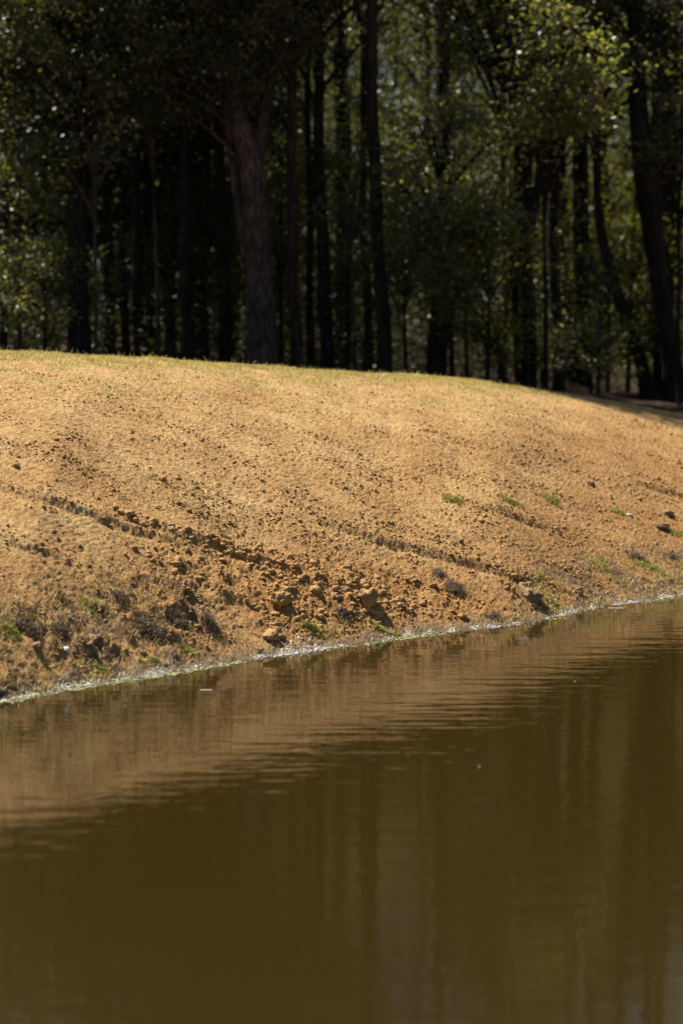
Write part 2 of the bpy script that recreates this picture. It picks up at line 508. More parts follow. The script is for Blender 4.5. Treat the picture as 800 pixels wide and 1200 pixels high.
me = mesh_np('water', [(-180, -60, 0), (180, -60, 0), (180, 90, 0), (-180, 90, 0)], np.array([[0, 1, 2, 3]]), m)
tag(link('water', me), kind='structure')

# ------------------------------------------------------------------ rocks / clods
def ico(sub):
    import bmesh
    bm = bmesh.new(); bmesh.ops.create_icosphere(bm, subdivisions=sub, radius=1.0)
    v = np.array([x.co[:] for x in bm.verts]); f = np.array([[a.index for a in p.verts] for p in bm.faces])
    bm.free(); return v, f
ICO1, ICO2, ICO3 = ico(1), ico(2), ico(4)
def rocky(V, seed, amp=0.28):
    r = np.random.default_rng(seed)
    v = V.copy()
    for _ in range(7):
        d = r.normal(size=3); d /= np.linalg.norm(d)
        c = r.uniform(0.45, 0.95)
        p = v @ d
        v -= np.outer(np.clip(p - c, 0, None) * 0.85, d)
    for k in (1.5, 3.1, 6.3, 12.0):
        ph = r.uniform(0, 6, 3)
        v *= (1 + amp / k * (np.sin(v[:, 0:1] * k * 2 + ph[0]) * np.sin(v[:, 1:2] * k * 2 + ph[1]) + 0.6 * np.sin(v[:, 2:3] * k * 2.3 + ph[2])) * 0.6)
    if len(v) > 500:
        n_ = v / np.linalg.norm(v, axis=1)[:, None]
        for k, a_ in ((2.5, 0.22), (5.5, 0.14), (12, 0.09), (25, 0.04)):
            v = v * (1 + a_ * (vnoise(n_[:, 0] * k + seed, n_[:, 1] * k, seed) + vnoise(n_[:, 1] * k, n_[:, 2] * k + 7, seed + 1) + vnoise(n_[:, 2] * k, n_[:, 0] * k + 3, seed + 2)))[:, None]
    return v
def scatter_rocks(name, pts, sizes, base, mat, nvar=10, sink=0.35, flat=0.75, smooth=False):
    V0, F0 = base
    vars_ = [rocky(V0, 100 + k) for k in range(nvar)]
    n = len(pts); nv = len(V0)
    ang = rng.uniform(0, 6.283, n); sc = rng.uniform(0.7, 1.25, (n, 3)) * sizes[:, None]; sc[:, 2] *= flat
    out = np.empty((n, nv, 3)); pick = rng.integers(0, nvar, n)
    for i in range(n):
        v = vars_[pick[i]] * sc[i]
        c, s = math.cos(ang[i]), math.sin(ang[i])
        out[i, :, 0] = v[:, 0] * c - v[:, 1] * s + pts[i, 0]
        out[i, :, 1] = v[:, 0] * s + v[:, 1] * c + pts[i, 1]
        out[i, :, 2] = v[:, 2] + pts[i, 2] + sc[i, 2] * (1 - 2 * sink) * 0.8
    f = (F0[None] + (np.arange(n) * nv)[:, None, None]).reshape(-1, F0.shape[1])
    return mesh_np(name, out.reshape(-1, 3), f, mat, smooth)

# loose clods: more near the furrows and in the dumped clay
cand = 60000
cand = 300000
x = rng.uniform(-6.6, 7.2, cand); t_ = rng.uniform(0.12, T + 0.5, cand); y = t_ + shore(x)
pr = (0.16 + 0.16 * (t_ < 6)) * (0.25 + 1.9 * sstep(-0.15, 0.4, vnoise(x * 0.9, y * 1.6, 81) + 0.5 * vnoise(x * 3, y * 4, 82)))
for px, py, r, k in [(300, 690, 1.2, .5), (380, 700, 1.3, .8), (450, 700, 1.1, .7), (520, 700, 1.0, .5), (560, 715, 0.9, .4), (230, 660, 1.0, .4), (640, 610, 1.2, .25), (700, 625, 1.0, .25), (330, 725, .8, .8)]:
    pr = np.maximum(pr, 0.55 * k * blob(x, y, px, py, r, 0.9))
for w, hr, dp in FURW:
    s = seg_field(x, y, w)
    pr = np.maximum(pr, hr * 8 * np.exp(-((s - 0.1) / 0.13) ** 2))
pr *= np.where(t_ > T - 2, 0.4, 1)
keep = rng.random(cand) < pr
x, y, pr = x[keep], y[keep], pr[keep]
size = 0.0062 * (1 + 3.6 * rng.random(len(x)) ** 10) * (1 + 1.0 * pr * rng.random(len(x)))
pts = np.stack([x, y, Zv(x, y)], 1)
me = scatter_rocks('soil_clods', pts, size, ICO1, M_CLOD, sink=0.42, flat=0.6)
tag(link('soil_clods', me), 'loose crumbs and small clods of orange sandy soil strewn over the bank', 'soil clods', kind='stuff')

# broken clods heaped at the foot of the ruts
cand = 9000
x = rng.uniform(-3.5, 3.5, cand); t_ = rng.uniform(0.35, 3.4, cand); y = t_ + shore(x)
pr = np.zeros(cand)
for px, py, r, k in [(330, 690, .8, .5), (385, 700, .9, .9), (440, 708, .8, .8), (335, 722, .6, .7), (490, 705, .6, .5), (545, 712, .5, .3), (260, 660, .6, .35), (620, 700, .45, .5), (215, 680, .6, .2), (300, 665, .5, .5)]:
    pr = np.maximum(pr, k * blob(x, y, px, py, r, 0.9))
w = FURW[1][0]
pr = np.maximum(pr, 0.8 * np.exp(-((seg_field(x, y, w) - 0.06) / 0.09) ** 2))
keep = rng.random(cand) < pr * (0.3 + 1.2 * sstep(-0.2, 0.3, vnoise(x * 3, y * 3, 91)))
x, y = x[keep], y[keep]
size = 0.017 * (1 + 2.6 * rng.random(len(x)) ** 3)
me = scatter_rocks('broken_clods', np.stack([x, y, Zv(x, y)], 1), size, ICO2, M_CLOD, 14, sink=0.34, flat=0.75)
tag(link('broken_clods', me), 'heaped broken clods of orange clay at the foot of the ruts above the waterline', 'soil clods', kind='stuff')

# prominent clods, each a thing
def clod(px, py, w_px, label, h=0.8, mat=M_CLOD, name='soil_clod', cat='clod', group='large clods on the graded bank', seed=None, base=ICO3, depth=0.9):
    p = ground_at(px, py)
    d = math.hypot(p[1], CZ)
    r = w_px / F * d / 2 * 0.86
    v = rocky(base[0], seed or int(px * 7 + py), 0.3)
    v = v * np.array([r, r * depth, r * h])
    me = mesh_np(name, v, base[1], mat, True)
    o = link(name, me, loc=(p[0], p[1], p[2] + r * h * 0.35))
    o.rotation_euler = (0, 0, rng.uniform(-0.5, 0.5))
    tag(o, label, cat, group)
    return o
CL = [
    (151, 611, 15, 'big rounded clod standing alone at the head of the double furrow on the left slope'),
    (158, 647, 10, 'single rounded clod below the left furrow, on smooth soil'),
    (267, 649, 13, 'bright orange clod in the furrow ridge, leftmost of the row of three'),
    (281, 654, 12, 'orange clod in the middle of the row of three on the furrow ridge'),
    (296, 660, 14, 'orange clod at the right end of the row of three on the furrow ridge'),
    (269, 614, 9, 'small isolated clod above the middle of the long clod-strewn furrow'),
    (332, 716, 30, 'largest lump of clay with a dark hollow, above the waterline left of centre'),
    (316, 751, 26, 'wide flat-topped lump of pale clay at the foot of the bank'),
    (303, 765, 12, 'small dark clod right at the waterline below the flat-topped lump'),
    (331, 750, 13, 'dark upright clod touching the right end of the flat-topped lump'),
    (369, 700, 20, 'rounded clod at the upper edge of the dumped clay, left of centre'),
    (392, 706, 17, 'brown clod in the dumped clay between two larger ones'),
    (430, 712, 34, 'long wedge-shaped lump of clay lying slantwise in the dumped clay'),
    (470, 710, 20, 'upright pale orange lump right of the wedge-shaped one'),
    (408, 698, 16, 'dark reddish clod at the end of the furrow ridge'),
    (19, 546, 12, 'pale clod near the left edge of the picture halfway up the slope'),
    (67, 520, 7, 'tiny dark clod high on the left slope'),
    (190, 565, 12, 'flat clod alone on the smooth middle slope'),
    (692, 568, 13, 'dark flat clod on the right slope above the green patches'),
    (770, 563, 8, 'small reddish round clod above the short furrow at the right'),
    (782, 604, 19, 'wide low dark lump near the right edge, upper of two'),
    (774, 621, 22, 'wide low dark lump near the right edge, lower of two'),
    (540, 636, 9, 'small brown clod sitting above the long dark furrow'),
    (677, 696, 16, 'dark clod above the green waterside grass on the right'),
    (620, 703, 34, 'broad crumbling mound of brown clay below the end of the long furrow'),
    (542, 727, 14, 'reddish clod close to the waterline right of centre'),
    (106, 770, 14, 'dark clod on the ragged bank beside the white scrap of litter'),
    (110, 754, 22, 'dark overhanging lump of earth on the ragged left bank'),
    (168, 770, 11, 'round brown clod near the waterline right of the ragged left bank'),
    (45, 772, 18, 'dark lump of earth on the ragged bank left of the white litter'),
]
for c in CL: clod(*c, h=0.5 if 'wide low' in c[3] else 0.75, mat=M_EARTH if ('dark' in c[3] and 'hollow' not in c[3]) or 'brown' in c[3] else M_CLOD)
clod(0, 817, 22, 'black rounded stone lying in the water at the left edge of the picture', mat=M_STONE, name='stone', cat='stone', group='stones on the bank', h=0.7)
clod(737, 606, 9, 'small whitish stone on the right slope beside a tuft of grass', mat=M_PALE, name='stone', cat='stone', group='stones on the bank', base=ICO2)
clod(306, 637, 6, 'small cream stone above the furrow ridge near the middle', mat=M_PALE, name='stone', cat='stone', group='stones on the bank', base=ICO2)
clod(289, 637, 6, 'small cream stone just left of another above the furrow ridge', mat=M_PALE, name='stone', cat='stone', group='stones on the bank', base=ICO2)

# ------------------------------------------------------------------ leaf and blade meshes
def leaf_cloud(c, size, flat=0.6, r=None, ratio=0.55):
    """rhombic leaves, (n,3) centres"""
    r = r or rng
    n = len(c)
    nrm = r.normal(size=(n, 3)); nrm[:, 2] = np.abs(nrm[:, 2]) + flat
    nrm /= np.linalg.norm(nrm, axis=1)[:, None]
    a = r.normal(size=(n, 3)); a -= (a * nrm).sum(1)[:, None] * nrm; a /= np.linalg.norm(a, axis=1)[:, None]
    b_ = np.cross(nrm, a)
    L = (size * r.uniform(0.6, 1.3, n))[:, None]
    v = np.stack([c - a * L, c + b_ * L * ratio, c + a * L * 1.1, c - b_ * L * ratio], 1).reshape(-1, 3)
    f = np.arange(n * 4).reshape(-1, 4)
    return v, f

def blades(p, h, wdt, lean=0.35, r=None):
    r = r or rng
    n = len(p)
    az = r.uniform(0, 6.283, n); h = h * r.uniform(0.5, 1.3, n)
    dx, dy = np.cos(az), np.sin(az)
    tl = r.normal(size=(n, 2)) * lean
    b0 = p + np.stack([dx * wdt, dy * wdt, -0.01 * np.ones(n)], 1); b1 = p - np.stack([dx * wdt, dy * wdt, 0.01 * np.ones(n)], 1)
    m0 = p + np.stack([tl[:, 0] * h * 0.35 + dx * wdt * 0.7, tl[:, 1] * h * 0.35 + dy * wdt * 0.7, h * 0.6], 1)
    m1 = m0 - np.stack([dx * wdt * 1.4, dy * wdt * 1.4, 0 * h], 1)
    tp = p + np.stack([tl[:, 0] * h, tl[:, 1] * h, h * (1 - 0.3 * np.abs(tl).sum(1).clip(0, 2))], 1)
    v = np.stack([b0, b1, m1, m0, tp], 1).reshape(-1, 3)
    k = np.arange(n)[:, None] * 5
    return v, [k + np.array([[0, 1, 2, 3]]), k + np.array([[3, 2, 4]])]

# turf along the crest
n = 150000
x = rng.uniform(-7, 5.2, n); t_ = T + 1.2 - 5.4 * rng.random(n) ** 1.3; y = t_ + shore(x)
_, mk = surface(x, y)
keep = rng.random(n) < mk['turf'] * 0.8
x, y = x[keep], y[keep]
hh = np.where(rng.random(len(x)) < 0.012, 0.12, 0.045)
v, f = blades(np.stack([x, y, Zv(x, y)], 1), hh, 0.004, 0.5)
tag(link('turf', mesh_np('turf', v, f, M_GRASS)), 'short yellowish green grass growing thinly along the crest of the bank', 'grass', kind='stuff')

# dry and green ground cover on the ragged bank at left and right
n = 90000
x = rng.uniform(-6.5, 7, n); t_ = rng.uniform(0.06, 2.6, n); y = t_ + shore(x)
_, mk = surface(x, y)
nn = vnoise(x * 2.2, y * 2.2, 31) + 0.5 * vnoise(x * 6, y * 6, 32)
L = sstep(-1.2, -2.2, x) * sstep(2.5, 1.5, t_); Rr = sstep(1.6, 3.0, x) * sstep(1.8, 0.8, t_)
low = sstep(0.75, 0.15, t_) * 0.30
pr = np.clip(L * 0.45 + Rr * 0.30 + low, 0, 1)
kd = rng.random(n) < pr * sstep(-0.15, 0.3, nn) * 0.9
v, f = blades(np.stack([x, y, Zv(x, y)], 1)[kd], 0.07, 0.005, 1.1)
tag(link('dry_grass', mesh_np('dry_grass', v, f, M_DRY)), 'straggling dry straw-coloured grass matted over the lower bank', 'dry grass', kind='stuff')
gp = np.zeros(n)
for px, py, r, k in [(640, 706, .55, .8), (700, 668, .35, .5), (765, 668, .5, .4), (450, 744, .35, .6), (370, 744, .35, .6), (790, 690, .4, .4), (560, 733, .25, .4)]:
    gp = np.maximum(gp, k * blob(x, y, px, py, r, 0.9))
kg = rng.random(n) < np.maximum(pr * sstep(-0.05, 0.4, -nn + 0.05) * 0.45, gp * sstep(-0.3, 0.3, nn + 0.1))
v, f = blades(np.stack([x, y, Zv(x, y)], 1)[kg], 0.045, 0.0045, 0.7)
tag(link('green_ground_cover', mesh_np('green_ground_cover', v, f, M_GREEN)), 'thin olive green growth creeping over the lower bank above the waterline', 'ground cover', kind='stuff')

# individual grass tufts and withered weeds
def patch_plant(name, px, py, w_px, depth, n, h, mat, label, cat, group, width=0.0045, lean=0.45, twig=False, seed=1):
    c = ground_at(px, py)
    r_ = np.random.default_rng(seed + int(px) * 3)
    rad = w_px / F * math.hypot(c[1], CZ) / 2
    nc = max(4, int(n / 60))
    cc = r_.normal(size=(nc, 2)) * np.array([rad * 0.42, depth * 0.42])
    pk = r_.integers(0, nc, n)
    g = r_.normal(size=(n, 2)).clip(-1.3, 1.3) * np.array([rad * 0.5, depth * 0.25]) * r_.uniform(0.3, 1, (n, 1))
    X_, Y_ = c[0] + g[:, 0], c[1] + g[:, 1]
    P_ = np.stack([g[:, 0], g[:, 1], Zv(X_, Y_) - c[2]], 1)
    v, f = blades(P_, h, width, lean, r_)
    root = None
    if not twig:
        o = link(name, mesh_np(name, v, f, mat), loc=c)
        tag(o, label, cat, group); return o
    root = empty(name, c)
    tag(root, label, cat, group)
    link('stem', mesh_np('stem', v, f, mat), root)
    k = n * 2
    pk = r_.integers(0, len(P_), k)
    q = P_[pk] + np.stack([r_.normal(size=k) * 0.03, r_.normal(size=k) * 0.03, r_.random(k) * h * 0.9], 1)
    v, f = leaf_cloud(q, np.full(k, 0.012), 0.2, r_, 0.35)
    link('leaves', mesh_np('leaves', v, f, mat), root)
    return root
G1 = 'green grass tufts on the bare slope'
for (px, py, w, dp, n, lab) in [
    (530, 586, 32, 0.35, 420, 'bright green grass tuft in the middle of the bare slope, left of two more'),
    (600, 590, 34, 0.3, 330, 'thin green grass patch on bare soil between two denser tufts'),
    (645, 587, 26, 0.45, 420, 'green grass tuft with darker blades at the right end of the row on the slope'),
    (724, 601, 20, 0.3, 260, 'small dull green tuft beside the whitish stone on the right slope'),
    (793, 627, 26, 0.4, 420, 'yellow green grass tuft at the right edge beside the low dark lumps'),
    (702, 664, 30, 0.6, 420, 'sparse yellow green tuft on the lower right bank, midway down to the water'),
    (760, 666, 44, 0.4, 420, 'dark olive tuft on the lower right bank near the right edge'),
    (634, 679, 16, 0.25, 160, 'tiny green tuft at the tip of the long dark furrow'),
    (640, 706, 50, 0.25, 700, 'broad low green grass clump at the waterside on the right'),
    (365, 742, 34, 0.2, 420, 'light green grass tuft at the waterside below the big clay lump'),
    (452, 742, 36, 0.15, 420, 'yellow green grass tuft growing by the white waterline in the centre'),
    (223, 766, 22, 0.2, 300, 'dark green tuft beside the waterline, right of the withered bushy weed'),
    (104, 716, 24, 0.4, 300, 'olive tuft on the upper part of the ragged left bank'),
    (118, 786, 26, 0.2, 320, 'leafy green tuft low on the left bank just above the water'),
    (180, 778, 18, 0.15, 240, 'small fresh green tuft at the waterline on the left'),
    (14, 745, 34, 0.5, 600, 'dark green weedy tuft on the ragged bank at the left edge')]:
    patch_plant('grass_tuft', px, py, w * 1.3, dp * 1.0, int(n * 1.8), 0.038, M_GREEN, lab, 'grass tuft', G1)
G2 = 'withered weeds on the lower bank'
for (px, py, w, dp, n, h, lab) in [
    (175, 741, 62, 0.35, 900, 0.13, 'largest dark purplish brown withered weed, on the left bank above the water'),
    (140, 705, 24, 0.3, 300, 0.09, 'small dark withered weed up-slope from the largest one'),
    (212, 735, 30, 0.2, 350, 0.10, 'withered weed hugging the right side of the largest one'),
    (246, 738, 26, 0.25, 380, 0.09, 'brown withered weed among clods between the largest weed and the clay lump'),
    (532, 694, 34, 0.3, 600, 0.12, 'dark bushy withered weed right of centre under the long furrow'),
    (514, 676, 22, 0.2, 260, 0.07, 'faint greyish withered weed just above the dark bushy one'),
    (578, 727, 30, 0.25, 360, 0.07, 'low dark withered weed near the waterline right of centre'),
    (745, 655, 40, 0.3, 420, 0.08, 'low brown withered weed on the lower right bank'),
    (788, 655, 26, 0.3, 300, 0.08, 'brown withered weed at the right edge above the shoreline'),
    (30, 738, 50, 0.35, 800, 0.10, 'dark withered weed mixed with green at the left edge of the bank'),
    (400, 724, 24, 0.2, 260, 0.07, 'greyish dry weed growing between the clods of dumped clay'),
    (70, 745, 30, 0.3, 420, 0.08, 'rusty brown withered weed in the middle of the ragged left bank')]:
    patch_plant('withered_weed', px, py, w, dp, int(n * 0.6), h * 0.7, M_WEED, lab, 'weed', G2, 0.003, 0.8, True)

# white flecks: scum plus wet glints painted as colour; algae along the waterline
n = 26000
x = rng.uniform(-5.0, 6.5, n)
wv = vnoise(x * 1.2, x * 0 + 3, 41) + 0.6 * vnoise(x * 5, x * 0 + 8, 42)
t_ = 0.06 + 0.14 * wv + rng.normal(size=n) * (0.06 + 0.12 * np.clip(wv, 0, 1))
keep = rng.random(n) < sstep(-0.2, 0.4, wv)
x, t_ = x[keep], t_[keep]; y = shore(x) + t_
z = np.maximum(Zv(x, y), 0.0) + 0.003
sz = 0.0045 * (1 + 3.0 * rng.random(len(x)) ** 4)
me = scatter_rocks('shoreline_scum_glints', np.stack([x, y, z], 1), sz, ICO1, M_SCUM_GLINT, 6, 0.4, 0.35, True)
tag(link('shoreline_scum_glints', me), 'whitish flecks of dried scum, foam and painted wet glints lining the edge of the pond', 'scum', kind='stuff')
n = 3500
x = rng.uniform(-5.0, 6.5, n)
t_ = -0.12 + 0.07 * rng.normal(size=n)
keep = rng.random(n) < sstep(-0.1, 0.3, vnoise(x * 0.8, x * 0 + 5, 44) + 0.3 * (x < -1))
x, t_ = x[keep], t_[keep]; y = shore(x) + t_
me = scatter_rocks('floating_algae', np.stack([x, y, np.full(len(x), 0.001)], 1), 0.014 * (1 + 2 * rng.random(len(x)) ** 3), ICO1, M_ALGAE, 6, 0.5, 0.12, True)
tag(link('floating_algae', me), 'greenish yellow film of algae floating in the shallows beside the bank', 'algae', kind='stuff')

# litter and floating bits
def scrap(name, px, py, w_px, h_px, mat, label, cat, on_water=False, group=None, ang=0.0):
    p = at_z0(px, py) if on_water else ground_at(px, py)
    k = math.hypot(p[1], CZ) / F
    w, h = w_px * k / 2, h_px * k / 2
    g = 7
    u, v_ = np.meshgrid(np.linspace(-1, 1, g), np.linspace(-1, 1, g))
    rr = 1 - 0.25 * (u * v_) ** 2
    z = 0.25 * h * np.sin(u * 2.3 + 1) * np.cos(v_ * 1.7) + (0 if on_water else h * (v_ + 1) * 0.5)
    top = np.stack([u * w * rr, v_ * h * rr * (2.2 if on_water else 0.6), z], -1).reshape(-1, 3)
    if on_water: top[:, 2] = np.abs(top[:, 2]) * 0.1 + 0.006
    bot = top - np.array([0, 0, 0.004])
    i_ = np.arange(g * g).reshape(g, g)
    q1 = np.stack([i_[:-1, :-1], i_[:-1, 1:], i_[1:, 1:], i_[1:, :-1]], -1).reshape(-1, 4)
    edge = []
    loop = list(i_[0, :]) + list(i_[1:, -1]) + list(i_[-1, -2::-1]) + list(i_[-2:0:-1, 0])
    for a_, b_ in zip(loop, loop[1:] + loop[:1]): edge.append([a_, a_ + g * g, b_ + g * g, b_])
    me = mesh_np(name, np.concatenate([top, bot]), [q1, q1[:, ::-1] + g * g, np.array(edge)], mat)
    o = link(name, me, loc=(p[0], p[1], p[2] + (0 if on_water else 0.012)))
    o.rotation_euler = (0, 0, ang)
    tag(o, label, cat, group)
scrap('paper_scrap', 78, 774, 9, 7, M_PAPER, 'crumpled white scrap of paper lying on the ragged left bank', 'litter', ang=0.5)
scrap('floating_leaf', 242, 809, 15, 1.6, M_STRAW, 'long pale leaf floating flat on the pond near the bank', 'leaf', True, 'bits floating on the pond')
scrap('floating_leaf', 210, 867, 2.4, 0.8, M_STRAW, 'tiny pale leaf alone in the tan bank reflection on the left', 'leaf', True, 'bits floating on the pond')
scrap('floating_leaf', 673, 799, 2.4, 0.8, M_STRAW, 'tiny pale speck floating on dark rippled water at the right', 'leaf', True, 'bits floating on the pond')
scrap('floating_leaf', 722, 713, 20, 1.4, M_STRAW, 'pale sliver floating beside the right shoreline', 'leaf', True, 'bits floating on the pond')
scrap('floating_leaf', 561, 899, 2.4, 0.8, M_STRAW, 'tiny pale speck floating in the middle of the dark water', 'leaf', True, 'bits floating on the pond')

# ------------------------------------------------------------------ trees
def tube(pts, rad, sides=12, seed=0, rough=0.08):
    pts = np.array(pts, float); rad = np.array(rad, float)
    # resample smoothly
    k = max(4, int(np.linalg.norm(np.diff(pts, axis=0), axis=1).sum() / 0.35))
    d = np.concatenate([[0], np.cumsum(np.linalg.norm(np.diff(pts, axis=0), axis=1))])
    s = np.linspace(0, d[-1], k)
    P_ = np.stack([np.interp(s, d, pts[:, i]) for i in range(3)], 1)
    ker = np.array([0.25, 0.5, 0.25])
    for _ in range(3):
        Q = P_.copy()
        Q[1:-1] = P_[:-2] * .25 + P_[1:-1] * .5 + P_[2:] * .25
        P_ = Q
    wr = np.random.default_rng(seed + 900); ph_ = wr.uniform(0, 6, 4); am = min(0.03, rad[0] * 0.3)
    P_[:, 0] += am * (np.sin(s * 0.9 + ph_[0]) + 0.5 * np.sin(s * 2.1 + ph_[1]) - np.sin(ph_[0]) - 0.5 * np.sin(ph_[1]))
    P_[:, 1] += am * (np.sin(s * 0.8 + ph_[2]) - np.sin(ph_[2]))
    rr = np.interp(s, d, rad)
    tg = np.gradient(P_, axis=0); tg /= np.linalg.norm(tg, axis=1)[:, None]
    ref = np.array([0.3, 1.0, 0.1]) if abs(tg[0][1]) < 0.8 else np.array([1.0, 0, 0.2])
    a = np.cross(tg, ref); a /= np.linalg.norm(a, axis=1)[:, None]
    b_ = np.cross(tg, a)
    th = np.linspace(0, 2 * math.pi, sides, endpoint=False)
    r_ = np.random.default_rng(seed)
    ph = r_.uniform(0, 6, 4)
    lob = 1 + rough * (np.sin(3 * th[None] + ph[0] + s[:, None] * 0.6) + 0.6 * np.sin(5 * th[None] + ph[1] - s[:, None] * 0.9)) + rough * 0.4 * r_.normal(size=(k, sides))
    v = P_[:, None] + (np.cos(th)[None, :, None] * a[:, None] + np.sin(th)[None, :, None] * b_[:, None]) * (rr[:, None] * lob)[:, :, None]
    i_ = np.arange(k * sides).reshape(k, sides)
    j_ = np.roll(i_, -1, 1)
    f = np.stack([i_[:-1], j_[:-1], j_[1:], i_[1:]], -1).reshape(-1, 4)
    return v.reshape(-1, 3), f, P_
def join(parts):
    V, Fs, o = [], [], 0
    for v, f in parts:
        V.append(v); Fs.append(f + o); o += len(v)
    return np.concatenate(V), np.concatenate(Fs)

def crown_pts(r_, nclus, per, R3, cz, front=0.0):
    cs = []
    while len(cs) < nclus:
        p = r_.uniform(-1, 1, 3)
        d = np.linalg.norm(p)
        if d < 1 and (d > 0.45 or r_.random() < 0.4): cs.append(p)
    cs = np.array(cs)
    fl = (r_.random(len(cs)) < front) & (cs[:, 1] > 0); cs[fl, 1] *= -1
    fl = (r_.random(len(cs)) < front * 0.6) & (cs[:, 2] > 0); cs[fl, 2] *= -1
    cs = cs * R3 + np.array([0, 0, cz])
    out = []
    for c in cs:
        k = int(per * r_.uniform(0.5, 1.5)); s = r_.uniform(0.24, 0.55)
        out.append(c + r_.normal(size=(k, 3)) * np.array([s, s, s * 0.55]) * 0.75)
    return np.concatenate(out), cs

# generic variants: slender trunk with limbs reaching the crown's clumps
def make_variant(seed, H, rad, R3, base, nclus=70, per=130, leaf=0.055, lm=M_LEAF, bm_=M_BARK, lean=0.3):
    r_ = np.random.default_rng(seed)
    top = np.array([r_.normal() * lean, r_.normal() * lean, H])
    mid = np.array([r_.normal() * 0.15, r_.normal() * 0.15, H * 0.5])
    parts = []
    v, f, P_ = tube([(0, 0, -0.3), (0, 0, 0.3), mid, top], [rad * 1.45, rad * 1.05, rad * 0.75, rad * 0.15], 12, seed)
    parts.append((v, f))
    cz_ = base + R3[2]
    pts, cs = crown_pts(r_, nclus, per, np.array(R3), cz_)
    for c in cs[:26]:
        zz = max(base * 0.7, c[2] - abs(c[0]) * 0.9 - 0.5)
        k = np.argmin(np.abs(P_[:, 2] - zz)); s = P_[k]
        m_ = (s + c) / 2 + np.array([0, 0, 0.25])
        v, f, _ = tube([s, m_, c], [rad * 0.30, rad * 0.18, 0.012], 6, seed + 5, 0.05)
        parts.append((v, f))
    v, f = join(parts)
    tm = mesh_np('trunk', v, f, bm_, True)
    v, f = leaf_cloud(pts, np.full(len(pts), leaf), 0.5, r_)
    cm = mesh_np('crown', v, f, lm)
    return tm, cm
FT = []
for k in range(6):
    H = [16, 18, 17, 19, 15.5, 18][k]
    FT.append(make_variant(50 + k, H, [0.15, 0.2, 0.12, 0.22, 0.13, 0.17][k], (2.6 + 0.3 * (k % 3), 2.6, (H - 2.0) / 2), [1.6, 2.6, 1.2, 3.0, 2.2, 1.8][k], 74, 130, lm=M_DEEP_LIT))

def place_tree(k, X_, Y_, label, group, rz=0, s=1.0, name='forest_tree'):
    root = empty(name, (X_, Y_, Z(X_, Y_) - 0.02), rz)
    root.scale = (s, s, s)
    tag(root, label, 'tree', group)
    link('trunk', FT[k][0], root); link('crown', FT[k][1], root)
    return root

# trees one can tell apart, traced trunk by trunk: [(px, py, width px)...] at a distance
def special(Y_, stems, label, bark=M_BARK, crown=(3.0, 2.8, 5.6, 9.5), name='tree', lm=M_LEAF, seed=1, nclus=110, per=130, height=None, cdx=0.0, cdy=1.0, leaf=0.062, group=None):
    r_ = np.random.default_rng(seed * 13 + 5)
    first = stems[0]
    b0 = at_Y(first[0][0], first[0][1], Y_)
    g = np.array([b0[0], Y_, Z(b0[0], Y_)])
    root = empty(name, g)
    tag(root, label, 'tree', group)
    parts = []; tips = []
    for si, st in enumerate(stems):
        P_, rd = [], []
        yo = 0.0
        for i, (px, py, w) in enumerate(st):
            p = at_Y(px, py, Y_ + yo) - g
            if i > 0 or si > 0: yo += r_.normal() * 0.12
            P_.append(p); rd.append(w / F * Y_ / 2)
        if si == 0 or st[0][1] > 380:
            gp = P_[0].copy(); gz = Z(g[0] + gp[0], Y_) - g[2]
            P_[0][2] = max(P_[0][2], gz + 0.5) if P_[0][2] - gz > 0.5 else gz + 0.5
            P_.insert(0, np.array([P_[0][0], 0, gz - 0.3])); rd.insert(0, rd[0] * 1.12)
        # carry on above the top of the picture
        if st[-1][1] < 60 or True:
            if len(st) > 1 and st[-1][2] > 3:
                d = P_[-1] - P_[-2]; d /= np.linalg.norm(d)
                d = d * 0.6 + np.array([0, 0.05, 0.5]); d /= np.linalg.norm(d)
                L_ = max(0, (15.0 - P_[-1][2])) if st[-1][2] > 8 else 2.0
                if L_ > 0.3:
                    P_.append(P_[-1] + d * L_ * 0.6); rd.append(rd[-1] * 0.55)
                    P_.append(P_[-1] + np.array([d[0] * 0.3, 0, 1]) * L_ * 0.4); rd.append(rd[-1] * 0.25)
        v, f, Q = tube(P_, rd, 18 if st[0][2] > 18 else 10, seed + si, 0.05)
        parts.append((v, f)); tips.append(Q)
    rx, ry, rz_, cz_ = crown
    c0 = tips[0][np.argmin(np.abs(tips[0][:, 2] - cz_))]
    if first[0][0] > 330 and nclus > 50:
        cz_ -= rz_ * 0.12; rz_ *= 0.68; nclus = 66
        if first[0][0] > 580: cdy = 3.0
        c0 = tips[0][np.argmin(np.abs(tips[0][:, 2] - cz_))]
    if first[0][0] <= 330 and nclus > 50: cz_ -= rz_ * 0.2; rz_ *= 0.8
    if nclus > 50:
        if first[0][2] < 12: nclus = 26; rx *= 0.7; ry *= 0.8
        elif first[0][2] < 20: nclus = int(nclus * 0.6)
    pts, cs = crown_pts(r_, nclus, per, np.array([rx, ry, rz_]), 0, front=0.75)
    off = np.array([c0[0] + cdx, c0[1] + cdy, cz_])
    off[2] -= 0.5; off[1] -= 1.6
    for c in cs[:30]:
        c = c + off
        Q = tips[r_.integers(0, len(tips))]
        k = np.argmin(np.abs(Q[:, 2] - max(2.6, c[2] - 1.2))); s = Q[k]
        v, f, _ = tube([s, (s + c) / 2 + np.array([0, 0, 0.3]), c], [0.05, 0.03, 0.01], 6, 3, 0.05)
        parts.append((v, f))
    v, f = join(parts)
    link('trunk', mesh_np('trunk', v, f, bark, True), root)
    v, f = leaf_cloud(pts + off, np.full(len(pts), leaf), 0.5, r_)
    link('crown', mesh_np('crown', v, f, lm), root)
    return root

